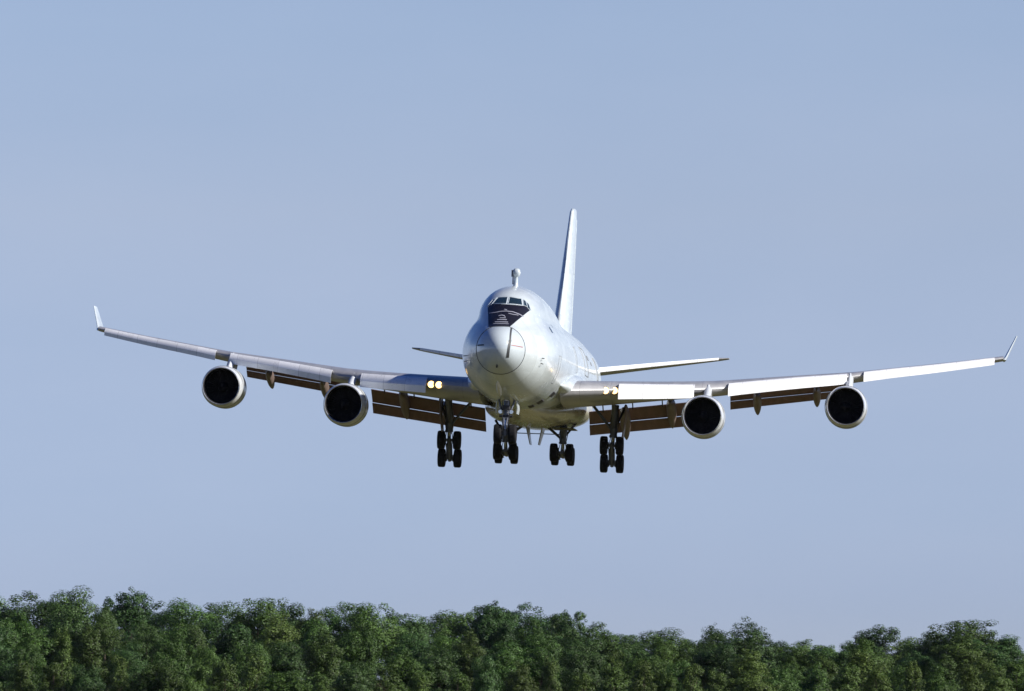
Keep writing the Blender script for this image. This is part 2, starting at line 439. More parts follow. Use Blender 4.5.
stroke([(-.55, 1.24), (.40, 1.25)], .022)
f.build('black_nose_panel', [M['black'], M['mark']], fus)
for pane in ([(-0.92, 2.63), (0.0, 2.65), (0.0, 3.12), (-0.62, 3.07)],
             [(0.12, 2.65), (0.96, 2.61), (0.82, 3.05), (0.12, 3.12)],
             [(1.04, 2.61), (1.24, 2.54), (1.08, 2.92), (0.94, 3.02)],
             [(1.28, 2.46), (1.46, 2.34), (1.28, 2.74), (1.14, 2.87)],
             [(-1.22, 2.46), (-0.98, 2.56), (-0.70, 3.05), (-0.94, 2.92)]):
    f = MB(); nose_patch(f, pane, 0, 8, 6, .014)
    pts = []
    for (a, b), (c, d) in zip(pane, pane[1:] + pane[:1]):
        pts += [nose_off(a + (c-a)*i/6, b + (d-b)*i/6, .012) for i in range(6)]
    f.ring(pts, .022, 1, 6); f.build('windscreen_pane', [M['glass'], M['turret']], fus)
# doors, windows and hatches on the port and starboard sides
f = MB(); side_loop(f, 10.6, 11.8, R(88), R(122), .016); f.build('crew_door', M['seam'], fus)
f = MB(); side_patch(f, 9.6, 10.2, R(52), R(60)); f.build('upper_deck_window', M['glass'], fus)
f = MB(); side_patch(f, 12.6, 13.0, R(46), R(51)); f.build('upper_deck_window', M['glass'], fus)
f = MB(); side_loop(f, 33, 36.4, R(58), R(92), .032); f.build('cargo_door', M['seam'], fus)
f = MB(); side_loop(f, 24.0, 25.2, R(66), R(96), .016); f.build('service_door', M['seam'], fus)
f = MB(); side_loop(f, 46.5, 47.7, R(60), R(88), .03); f.build('service_door', M['seam'], fus)
f = MB(); side_patch(f, 38.0, 39.6, R(64), R(70)); f.build('vent_panel', M['seam'], fus)
f = MB(); side_patch(f, 41.0, 42.0, R(70), R(74)); f.build('vent_panel', M['seam'], fus)
f = MB(); side_loop(f, 10.6, 11.8, -R(88), -R(122), .022); f.build('crew_door', M['line'], fus)
# small pitot probes on both sides of the nose
for sd in (-1, 1):
    for th in (96, 104):
        q = side_point(4.6, sd*R(th)); o_ = (q - V(0, 4.6, -.4)).normalized()
        f = MB(); f.tube([q - o_*.03, q + o_*.16, q + o_*.18 + Vector((0, -.28, 0))], [.03, .025, .012], n=8); f.build('pitot_probe', M['dark'], fus)
# sensor mast on the crown of the hump
base = V(0.05, 11.4, 4.05)
f = MB(); f.tube([base + Vector((0, 0, z)) for z in (0, .08, .14, .62, .74)], [.24, .2, .15, .125, .16], n=18)
f.box(base + Vector((-.19, .05, .5)), (.07, .12, .6), mi=1, bev=.02)
mast = f.build('sensor_mast', [M['turret'], M['strut']], jet)
f = MB(); c = base + Vector((.03, 0, .94)); prof = [(-.26 + .52*i/10, max(.001, .29*math.sqrt(max(0, 1-(abs(-.26+.52*i/10)/.26)**2.6)))) for i in range(11)]
f.lathe(prof, 'X', c, 0, 20); f.box(c + Vector((-.27, 0, -.05)), (.10, .3, .42), mi=1, bev=.03)
f.build('sensor_head', [M['turret'], M['strut']], mast)
# blade aerials under the belly
for s_, z_ in ((14, -3.52),):
    f = MB(); f.loft([[V(.03, s_+.5, z_), V(0, s_+.1, z_), V(-.03, s_+.5, z_), V(0, s_+.9, z_)], [V(.015, s_+.65, z_-.32), V(0, s_+.4, z_-.32), V(-.015, s_+.65, z_-.32), V(0, s_+.85, z_-.32)]])
    f.build('blade_aerial', M['dark'], fus)

# belly fairing between the wing roots, with air inlets and open gear bay
def belly_ring(s, w, zb, zt, n=56):
    out = []
    for k in range(n):
        t = 2*math.pi*k/n; cx, cz = math.sin(t), math.cos(t)
        e = 2/2.25
        y = math.copysign(abs(cx)**e, cx)*w
        z = (zt+zb)/2 + math.copysign(abs(cz)**e, cz)*(zt-zb)/2
        out.append(V(y, s, z))
    return out
f = MB()
f.loft([belly_ring(*a) for a in ((16.0, .5, -3.40, -3.1), (20, 1.2, -3.66, -2.9), (24, 2.0, -3.9, -2.6), (28, 2.8, -4.0, -2.0), (33, 3.35, -4.02, -1.2),
                                  (38, 3.5, -4.0, -.9), (42, 3.3, -3.9, -1.1), (45, 2.9, -3.72, -1.5), (48, 2.0, -3.5, -2.2))])
bel = f.build('belly_fairing', M['belly'], jet)
for th, s_, w_ in ((161, 15.0, .20), (149, 14.6, .26), (133, 15.6, .24), (-134, 15.4, .26), (-146, 14.8, .22), (-156, 15.6, .2)):
    f = MB(); rr = []
    for k, (ds, hh) in enumerate(((-.3, -.02), (.1, .08), (.5, .13), (.8, .02))):
        a, b = side_point(s_ + ds, R(th) - w_/3.1, -.03), side_point(s_ + ds, R(th) + w_/3.1, -.03)
        c, d = side_point(s_ + ds, R(th) + w_/4.2, hh), side_point(s_ + ds, R(th) - w_/4.2, hh)
        rr.append([a, b, c, d])
    f.loft(rr); f.build('air_inlet', M['dark'], bel)
for sd in (-1, 1):       # body gear doors hang along the keel, seen nearly edge on
    f = MB(); f.loft([[V(sd*.55 + a, 33 + b, -3.9) for a, b in ((-.05, 0), (.05, 0), (.05, 2.6), (-.05, 2.6))],
                      [V(sd*.28 + a, 33.5 + b, -5.15) for a, b in ((-.03, 0), (.03, 0), (.03, 1.4), (-.03, 1.4))]], smooth=False)
    f.build('bay_door', M['wing'], bel)
f = MB(); f.box(V(0.2, 36.5, -4.32), (3.4, .05, .06)); f.box(V(-1.4, 36.5, -4.2), (.05, .05, .3)); f.box(V(1.8, 36.5, -4.2), (.05, .05, .3)); f.build('door_link_rod', M['strut'], bel)
for sd in (-1, 1):
    f = MB(); f.box(V(sd*1.95, 34.4, -4.03), (1.5, 3.8, .06), bev=.2); f.build('gear_bay', M['bay'], bel)
# white teardrop added to stand for a bright spot under the nose
f = MB(); rr = []
for i in range(11):
    u = i/10; r = .17*max(.03, math.sin(math.pi*min(.99, u*.9+.06))**.7)
    q = V(-.2, 2.8 + 2.6*u, -2.26 - .80*u)
    rr.append([q + Vector((r*math.sin(t), 0, r*1.25*math.cos(t))) for t in (2*math.pi*k/16 for k in range(16))])
f.loft(rr); f.build('chin_bright_spot', M['slat'], fus)

# ------------------------------------------------------------------ wings
W_y  = [2.6, 5.0, 12.6, 14.0, 17.6, 20.4, 23.6, 27.0, 30.2, 31.1]
W_zt = [-1.82, -1.65, -1.10, -.86, -.27, .15, .75, 1.36, 1.99, 2.17]
wz = pchip(W_y, W_zt)
def le_s(y): return 16.0 + .88*y
w_te = pchip([2.6, 12.4, 31.1], [35.0, 36.6, 47.3]) 
def te_full(y): return 35.0 + (36.6-35.0)*(y-2.6)/9.8 if y < 12.4 else 36.6 + (47.3-36.6)*(y-12.4)/18.7
w_tez = pchip([2.6, 5, 12.4, 20.9, 27, 31.1], [-2.35, -2.1, -.92, .15, 1.35, 2.2])
w_th = pchip([2.6, 12.4, 21, 31.1], [1.75, 1.05, .74, .36])
def wing_ring(y, sd, cut):
    s0, s1 = le_s(y), te_full(y) - cut
    t = w_th(y); z0 = wz(y) - .16*t; z1 = w_tez(y); up, dn = [], []
    for u in (0, .006, .02, .05, .1, .18, .28, .4, .55, .7, .85, 1.0):
        yt = t*(1.4845*math.sqrt(u) - .63*u - 1.758*u*u + 1.4215*u**3 - .5075*u**4)*.98 + .03*u
        zc = z0 + (z1-z0)*u + .18*t*4*u*(1-u)*.3
        up.append(V(sd*y, s0 + (s1-s0)*u, zc + yt*.95)); dn.append(V(sd*y, s0 + (s1-s0)*u, zc - yt*1.02))
    return up + dn[1:][::-1]
SLATS = [(6.25, 10.95, .95, .84), (13.1, 20.7, .80, .66), (21.8, 30.5, .64, .48)]
FLAPS = [(3.5, 34.9, -2.80, -4.30, 11.35, 36.3, -1.72, -3.25), (12.8, 37.6, -.98, -2.16, 20.5, 41.0, .04, -.92)]
def panel_ring(y, sd, s0, z0, s1, z1, th, n=8):
    """Aerofoil-like slab from (s0, z0) to (s1, z1): blunt nose, thin trailing edge."""
    d = Vector((0, s1-s0, z1-z0)); L = d.length; d /= L; nrm = Vector((0, -d.z, d.y)); a = V(sd*y, s0, z0); up, dn = [], []
    for i in range(n+1):
        u = (i/n)**1.6
        t = th*(1.4845*math.sqrt(u) - .63*u - 1.758*u*u + 1.4215*u**3 - .5075*u**4) + .012
        up.append(a + d*(u*L) + nrm*t*1.0 + nrm*.10*th*math.sin(math.pi*u)); dn.append(a + d*(u*L) - nrm*t*.5 + nrm*.25*th*math.sin(math.pi*u))
    return up + dn[::-1]

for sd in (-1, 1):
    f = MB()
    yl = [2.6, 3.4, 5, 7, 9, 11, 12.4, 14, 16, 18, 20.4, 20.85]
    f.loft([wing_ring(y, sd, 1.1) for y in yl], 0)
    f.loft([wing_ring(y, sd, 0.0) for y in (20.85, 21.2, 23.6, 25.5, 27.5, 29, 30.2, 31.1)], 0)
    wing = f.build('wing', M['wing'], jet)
    # white leading-edge strip seen in the gaps is the wing's own nose; slats hang ahead of it
    for a, b, d0, d1 in SLATS:
        f = MB(); N = 10; rings = []
        for i in range(N+1):
            y = a + (b-a)*i/N; k = d0 + (d1-d0)*i/N; s, z = le_s(y), wz(y)
            o_ = [(.42, .21), (.0, .17), (-.42, .0), (-.82, -.22), (-1.04, -.44), (-.98, -.92)]
            n_ = [(-.92, -.92), (-.97, -.46), (-.78, -.27), (-.38, -.06), (.02, .11), (.42, .155)]
            rings.append([V(sd*y, s + p*k, z + q*k) for p, q in o_ + n_])
        f.loft(rings, 0); f.build('slat', M['slat'], wing)
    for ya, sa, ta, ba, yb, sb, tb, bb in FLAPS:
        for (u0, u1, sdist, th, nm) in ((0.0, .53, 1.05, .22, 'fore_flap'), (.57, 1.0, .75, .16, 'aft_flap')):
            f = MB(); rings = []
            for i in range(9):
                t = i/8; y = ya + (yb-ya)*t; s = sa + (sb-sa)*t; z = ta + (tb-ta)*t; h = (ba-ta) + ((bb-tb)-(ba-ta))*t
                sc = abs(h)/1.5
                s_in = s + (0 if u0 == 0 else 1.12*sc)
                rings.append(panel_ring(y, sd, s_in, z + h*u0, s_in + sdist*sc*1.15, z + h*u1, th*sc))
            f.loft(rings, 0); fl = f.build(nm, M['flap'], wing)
            if nm == 'fore_flap':
                f = MB(); rings = []
                for i in range(9):
                    t = i/8; y = ya + (yb-ya)*t + (.06 if i == 0 else -.06 if i == 8 else 0); s = sa + (sb-sa)*t; z = ta + (tb-ta)*t; k = abs((ba-ta) + ((bb-tb)-(ba-ta))*t)/1.5
                    rings.append(panel_ring(y, sd, s + .00*k, z + .0*k, s + .30*k, z - .17*k, .05*k))
                f.loft(rings, 0); f.build('flap_vane', M['vane'], wing)
                for t in (.12, .37, .62, .88):
                    y = ya + (yb-ya)*t; s = sa + (sb-sa)*t; z = ta + (tb-ta)*t
                    f = MB(); f.box(V(sd*y, s - .25, z + .16), (.07, .9, .16), (R(-28), 0, 0)); f.build('flap_hinge', M['dark'], wing)
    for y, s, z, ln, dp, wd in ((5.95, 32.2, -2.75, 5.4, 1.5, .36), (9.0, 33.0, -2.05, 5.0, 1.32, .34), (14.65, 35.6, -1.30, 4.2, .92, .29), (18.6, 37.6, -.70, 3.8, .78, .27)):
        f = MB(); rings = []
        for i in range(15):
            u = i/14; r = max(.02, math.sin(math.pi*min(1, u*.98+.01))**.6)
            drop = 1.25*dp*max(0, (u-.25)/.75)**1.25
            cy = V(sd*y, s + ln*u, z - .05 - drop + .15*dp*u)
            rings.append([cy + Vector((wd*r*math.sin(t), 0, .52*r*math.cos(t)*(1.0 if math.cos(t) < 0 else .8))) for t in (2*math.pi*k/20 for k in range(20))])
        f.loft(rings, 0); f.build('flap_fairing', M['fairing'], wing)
    # winglet
    def foil(s0, s1, y, z, th):
        pts = []
        for u, q in ((0, 0), (.08, .7), (.3, 1), (.65, .6), (1, .05), (.65, -.6), (.3, -1), (.08, -.7)):
            pts.append(V(sd*(y + th*q), s0 + (s1-s0)*u, z))
        return pts
    f = MB(); f.loft([foil(43.6, 47.35, 31.16, 2.04, .15), foil(44.6, 47.7, 31.32, 2.36, .12), foil(47.0, 48.7, 31.98, 3.86, .07)])
    f.build('winglet', M['white'], wing)
    # landing lights in the wing root
    for y in (5.40, 5.95):
        q = V(sd*y, le_s(y) - .02 + (.10 if sd > 0 else 0), wz(y) - .27)
        f = MB(); f.lathe([(.12, .02), (.10, .14), (-.02, .25), (-.06, .25), (-.06, .225)], 'Y', q, 0, 20)
        f.lathe([(-.045, .222), (-.085, .14), (-.10, .002)], 'Y', q, 1, 20); f.build('landing_light', [M['dark'], M['lamp']], wing)
    # fillet between the wing root and the body
    f = MB()
    f.loft([[V(sd*(yc + ry*math.cos(t)), s, z + rz*math.sin(t)) for t in (2*math.pi*k/28 for k in range(28))] for s, z, yc, ry, rz in
            ((16.4, -1.80, 2.65, .05, .05), (17.4, -1.82, 2.65, .40, .26), (18.6, -1.82, 2.7, .62, .46), (20.2, -1.75, 2.8, .78, .66), (23, -1.6, 2.85, .88, .8), (27, -1.5, 2.9, .95, .95), (32, -1.75, 2.8, .8, .8), (36, -2.1, 2.6, .4, .4), (38, -2.2, 2.4, .05, .05))])
    f.build('wing_root_fillet', M['white'], wing)

# ------------------------------------------------------------------ engines: one of each piece, shared by the four
def nacelle_mb():
    f = MB()
    f.lathe([(.10, 1.262), (.3, 1.315), (.7, 1.37), (1.3, 1.41), (2.2, 1.42), (3.0, 1.37), (3.8, 1.25), (4.4, 1.12), (4.4, 1.06), (3.4, 1.0)], n=64)
    f.lathe([(3.4, 1.0), (3.4, .62)], n=64, mi=1)
    f.lathe([(3.0, .80), (4.4, .78), (5.2, .64), (5.9, .46), (5.9, .40), (5.4, .36)], n=48, mi=1)
    f.lathe([(5.3, .34), (5.9, .26), (6.5, .02)], n=32, mi=1)
    f.lathe([(.06, 1.185), (.25, 1.15), (.6, 1.13), (1.0, 1.16), (1.35, 1.18)], n=64, mi=2)
    for a in (.92, 2.55):
        f.ring([Vector((1.412*math.cos(t)*(.985 if a < 1 else .993), a, 1.412*math.sin(t)*(.985 if a < 1 else .993))) for t in (2*math.pi*k/64 for k in range(64))], .012, 3, 5)
    return f
_n = nacelle_mb()
eng_proto = _n.build('engine', [M['nacelle'], M['exhaust'], M['duct'], M['line']], jet)
f = MB(); f.lathe([(.10, 1.262), (.03, 1.245), (.0, 1.222), (.012, 1.20), (.06, 1.185)], n=64); lip_p = f.build('inlet_lip', M['lip'], eng_proto)
f = MB()
for k in range(38):
    t = 2*math.pi*k/38; q = Matrix.Rotation(t, 3, 'Y'); rr = []
    for r_, tw, ch in ((.36, 20, .20), (.7, 38, .24), (1.15, 58, .27)):
        a = Vector((math.sin(R(tw))*ch, -math.cos(R(tw))*ch*.7, 0)); b = Vector((0, 0, 0)) + Vector((math.cos(R(tw)), math.sin(R(tw)), 0))*.012
        rr.append([q @ (Vector((0, 1.25, r_)) + v) for v in (-a*.5 - b, -a*.5 + b, a*.5 + b, a*.5 - b)])
    f.loft(rr, 0)
f.lathe([(1.5, 1.16), (1.5, .02)], n=48)
fan_p = f.build('fan', M['fan'], eng_proto)
f = MB(); f.lathe([(.62, .004), (.70, .10), (.88, .22), (1.12, .34), (1.32, .38)], n=32); spin_p = f.build('spinner', M['fan'], eng_proto)
for i, (sd, y, s, z, pz) in enumerate(((-1, 20.72, 29.6, -2.10, 0), (-1, 11.68, 21.6, -3.30, 0), (1, 11.68, 21.6, -3.30, 0), (1, 20.76, 29.6, -2.04, 0))):
    loc = V(sd*y, s, z)
    if i == 0:
        e = eng_proto
    else:
        e = eng_proto.copy(); COL.objects.link(e); e.parent = jet
        for ch in (lip_p, fan_p, spin_p):
            c = ch.copy(); COL.objects.link(c); c.parent = e
    e.location = loc
    # pylon: from the top of the nacelle up to the wing's leading edge
    zt = wz(y); f = MB(); rings = []
    for u, w, (s0, s1, zz) in ((0, .22, (2.4, 6.4, 1.22)), (.5, .24, (3.7, 7.8, (1.28 + zt - z)/2 + .05)), (.85, .24, (4.6, 9.0, zt - z - .08)), (1, .12, (5.0, 9.4, zt - z + .16))):
        rings.append([Vector((.12 + w*q, s0 + (s1-s0)*t, zz - (.25 if (t > .9 and u < .3) else 0))) for t, q in ((0, 0), (.03, .55), (.12, 1), (.6, 1), (1, .2), (1, -.2), (.6, -1), (.12, -1), (.03, -.55))])
    f.loft(rings, 0); f.build('pylon', M['nacelle'], e)

# ------------------------------------------------------------------ tail
f = MB()
def vfoil(s0, s1, z, th):
    return [V(th*q, s0 + (s1-s0)*u, z) for u, q in ((0, 0), (.015, .38), (.06, .68), (.2, .97), (.4, 1), (.7, .6), (1, .03), (.7, -.6), (.4, -1), (.2, -.97), (.06, -.68), (.015, -.38))]
f.loft([vfoil(50.0, 64.6, 2.4, .62), vfoil(52.4, 65.0, 3.3, .58), vfoil(58, 66.6, 8.2, .40), vfoil(62.7, 68.0, 12.55, .22), vfoil(63.6, 68.1, 12.85, .16)])
fin = f.build('tail_fin', M['white'], jet)
f = MB(); f.loft([[V(q, s_ + a, z) for q, a in ((.2*k, 0), (.02, 3.1*k), (-.02, 3.1*k), (-.2*k, 0))] for s_, z, k in ((64.0, 3.7, 1.0), (66.0, 8.2, .72), (67.4, 12.3, .45))])
f.build('rudder', M['white'], fin)
for sd in (-1, 1):
    f = MB()
    def hfoil(y, s0, s1, z, th):
        return [V(sd*y, s0 + (s1-s0)*u, z + th*q) for u, q in ((0, 0), (.015, .38), (.06, .7), (.2, .97), (.4, 1), (.7, .6), (1, .05), (.7, -.6), (.4, -1), (.2, -.97), (.06, -.7), (.015, -.38))]
    f.loft([hfoil(.8, 57.4, 66.5, .83, .27), hfoil(2.4, 58.6, 66.7, 1.05, .25), hfoil(6.5, 62.0, 67.6, 1.75, .19), hfoil(10.8, 65.5, 68.6, 2.47, .11), hfoil(11.5, 66.6, 68.6, 2.58, .05)])
    tp = f.build('tailplane', M['wing'], jet)
    f = MB(); f.loft([[V(sd*y, s0 + d*k, z - .02 + th*q*k2) for d, q, k2 in ((0, -1, 1), (-.03, 0, 1), (0, 1, 1), (.35*1, .9, 1), (.35, -.9, 1))] for y, s0, z, th, k in ((2.6, 58.72, 1.10, .17, 1.0), (6.5, 61.94, 1.77, .13, .9), (10.8, 65.45, 2.48, .08, .8))])
    f.build('leading_edge', M['slat'], tp)

# ------------------------------------------------------------------ landing gear
def wheel_mb(r, w):
    f = MB(); h = w/2
    prof = [(-h*.78, r*.52), (-h*.92, r*.62), (-h, r*.78), (-h*.93, r*.91), (-h*.72, r*.975), (-h*.5, r*.995)]
    for g_ in (-.36, -.12, .12, .36):
        prof += [(h*(g_-.06), r), (h*(g_-.03), r*.982), (h*(g_+.03), r*.982), (h*(g_+.06), r)]
    prof += [(h*.5, r*.995), (h*.72, r*.975), (h*.93, r*.91), (h, r*.78), (h*.92, r*.62), (h*.78, r*.52)]
    f.lathe(prof, 'X', n=40)
    return f
w_tyre = wheel_mb(.62, .50)
def rim_mb(r, w):
    f = MB(); h = w/2
    f.lathe([(-h*.78, r*.52), (-h*.5, r*.46), (-h*.35, r*.2), (-h*.62, r*.16), (-h*.62, .003)], 'X', n=28)
    f.lathe([(h*.78, r*.52), (h*.5, r*.46), (h*.35, r*.2), (h*.62, r*.16), (h*.62, .003)], 'X', n=28)
    for k in range(10):
        t = 2*math.pi*k/10
        for q in (-1, 1): f.tube([(q*h*.40, r*.34*math.cos(t), r*.34*math.sin(t)), (q*h*.55, r*.34*math.cos(t), r*.34*math.sin(t))], .025, 0, 6)
    return f
_r = rim_mb(.62, .50)
WHEEL = []      # tyre and rim in one mesh for each wheel
wm = MB(); wm.v, wm.f, wm.m, wm.sm = list(w_tyre.v), [list(q) for q in w_tyre.f], list(w_tyre.m), list(w_tyre.sm)
wm.add(_r.v, _r.f, 1)
def wheel(parent, loc):
    if not WHEEL:
        o = wm.build('wheel', [M['tyre'], M['hub']], parent, loc); WHEEL.append(o); return o
    o = WHEEL[0].copy(); COL.objects.link(o); o.parent = parent; o.location = loc; return o

def main_gear(name, y, s, z, tilt, top, lean):
    """z: bogie centre. The bogie beam tilts nose up by tilt degrees."""
    c = V(y, s, z); f = MB(); sg = 1 if y > 0 else -1
    tp_ = V(y + lean*sg, s - .3, top)
    mid = c + (tp_ - c)*.36
    f.tube([tp_, mid], [.25, .22], 0, 18); f.tube([mid + (tp_-mid)*.05, mid - (tp_-mid)*.03], [.27, .27], 0, 18)
    f.tube([mid, c], .13, 1, 16)
    bt = R(tilt); d = Vector((0, -math.cos(bt), math.sin(bt)))
    f.tube([c - d*.95, c - d*.5, c + d*.5, c + d*.95], [.12, .17, .17, .12], 0, 12)
    for k in (-.735, .735):
        f.tube([c + d*k + Vector((-.60, 0, 0)), c + d*k + Vector((.60, 0, 0))], .10, 0, 12)
        for q in (-.26, .26): f.lathe([(-.05, .10), (-.05, .24), (.05, .24), (.05, .10)], 'X', c + d*k + Vector((q, 0, 0)), 2, 18)
    # torque links and brake rods behind the oleo
    kp = c + (tp_-c)*.17 + Vector((0, .55, -.05))
    f.tube([mid + Vector((0, .2, 0)), kp], [.08, .06], 0, 8); f.tube([kp, c + Vector((0, .15, .12))], [.06, .08], 0, 8)
    for q in (-.18, .18): f.tube([c - d*.7 + Vector((q, 0, -.2)), c + d*.7 + Vector((q, 0, -.2))], .035, 0, 8)
    # drag brace, side brace, actuator and hoses
    f.tube([c + (tp_-c)*.5, V(y + .1*sg, s - 2.3, top + .1)], [.10, .11], 0, 10)
    f.tube([c + (tp_-c)*.45, V(y - 1.5*sg, s + .1, top + .1)], [.09, .10], 0, 10)
    f.tube([c + (tp_-c)*.62 + Vector((.2*sg, .15, 0)), V(y + .8*sg, s + .6, top + .05)], [.07, .09], 2, 10)
    for q in (-.16, .2):
        f.tube([tp_ + Vector((q, -.22, -.2)), c + (tp_-c)*.6 + Vector((q*1.6, -.32, 0)), mid + Vector((q, -.22, -.1)), c + (tp_-c)*.15 + Vector((q*1.5, -.3, 0)), c + Vector((q*1.3, -.15, .1))], .025, 2, 6)
    gear = f.build(name, [M['strut'], M['chrome'], M['dark']], jet)
    for k in (-.735, .735):
        for q in (-.53, .53): wheel(gear, c + d*k + Vector((q, 0, 0)))
    return gear
for sd in (-1, 1):
    gg = main_gear('wing_gear', sd*5.42 - .1, 31.8, -5.70, 53, -2.4, .15)
    f = MB(); c = V(sd*6.05, 31.6, -3.45)
    f.loft([[c + Vector((sd*(.05 + lean) + a, b, zz)) for a, b in ((-.04, -.8*k), (.04, -.8*k), (.04, .9*k), (-.04, .9*k))] for zz, k, lean in ((1.0, 1.1, .1), (0, 1.05, .05), (-1.15, .8, -.1))], smooth=False)
    f.build('gear_door', M['fairing'], gg)
    main_gear('body_gear', sd*1.90 - .09, 34.9, -5.72, 8, -3.6, .05)
# nose gear
f = MB(); c = V(0, 7.8, -5.36); tp_ = V(0, 8.1, -2.9); mid = c + (tp_-c)*.42
f.tube([tp_, mid], [.19, .18], 0, 18); f.tube([mid + Vector((0, 0, .04)), mid - Vector((0, 0, .10))], .23, 0, 18); f.tube([mid, c], .115, 1, 16)
f.tube([c + Vector((-.5, 0, 0)), c + Vector((.5, 0, 0))], .11, 0, 12)
f.box(c + Vector((0, 0, .1)), (.3, .34, .42), bev=.06)
kp = c + Vector((0, -.5, .55))
for q in (-.12, .12):
    f.tube([mid + Vector((q, -.18, -.02)), kp + Vector((q*.6, 0, 0))], .05, 0, 8); f.tube([kp + Vector((q*.6, 0, 0)), c + Vector((q, -.12, .12))], .05, 0, 8)
f.tube([mid + Vector((0, 0, .35)), V(0, 10.4, -3.2)], [.09, .1], 0, 10)
f.tube([mid + Vector((-.25, 0, .3)), V(-.55, 8.3, -3.0)], [.06, .07], 0, 10); f.tube([mid + Vector((.25, 0, .3)), V(.55, 8.3, -3.0)], [.06, .07], 0, 10)
f.tube([mid + Vector((-.42, -.1, .1)), mid + Vector((.42, -.1, .1))], .085, 2, 12)      # steering jacks
f.box(mid + Vector((0, -.16, .62)), (.52, .22, .3), bev=.05, mi=2)
for q in (-.2, .18):
    f.tube([tp_ + Vector((q, -.2, 0)), mid + Vector((q*1.3, -.28, .4)), mid + Vector((q, -.2, -.1)), c + Vector((q*.8, -.22, .3))], .022, 2, 6)
ng = f.build('nose_gear', [M['strut'], M['chrome'], M['dark']], jet)
for q in (-.46, .46): wheel(ng, c + Vector((q, 0, 0)))
for q in (-.34, .34):
    f = MB(); cc = mid + Vector((q, -.24, .36)); f.lathe([(.12, .03), (.08, .11), (-.03, .135), (-.05, .12), (-.05, .002)], 'Y', cc, 0, 18); f.build('taxi_light', M['chrome'], ng)
for sd in (-1, 1):
    f = MB(); f.loft([[V(sd*(.62 + ln) + a, 8.2 + b, zz) for a, b in ((-.025, 0), (.025, 0), (.025, 1.7), (-.025, 1.7))] for zz, ln in ((-3.25, 0), (-3.7, .06), (-4.05, .02))], smooth=False)
    f.build('gear_door', M['white'], ng)
# forward cover fairing of the nose leg: bright bare-metal plate on the leg
f = MB(); f.loft([[tp_ + Vector((a*w_, -.30 + abs(a)*.08, zz)) for a in (-1, -.5, 0, .5, 1)] + [tp_ + Vector((a*w_, -.22, zz)) for a in (1, 0, -1)] for zz, w_ in ((.55, .16), (.1, .2), (-.35, .12))])
f.build('leg_cover', M['lip'], ng)

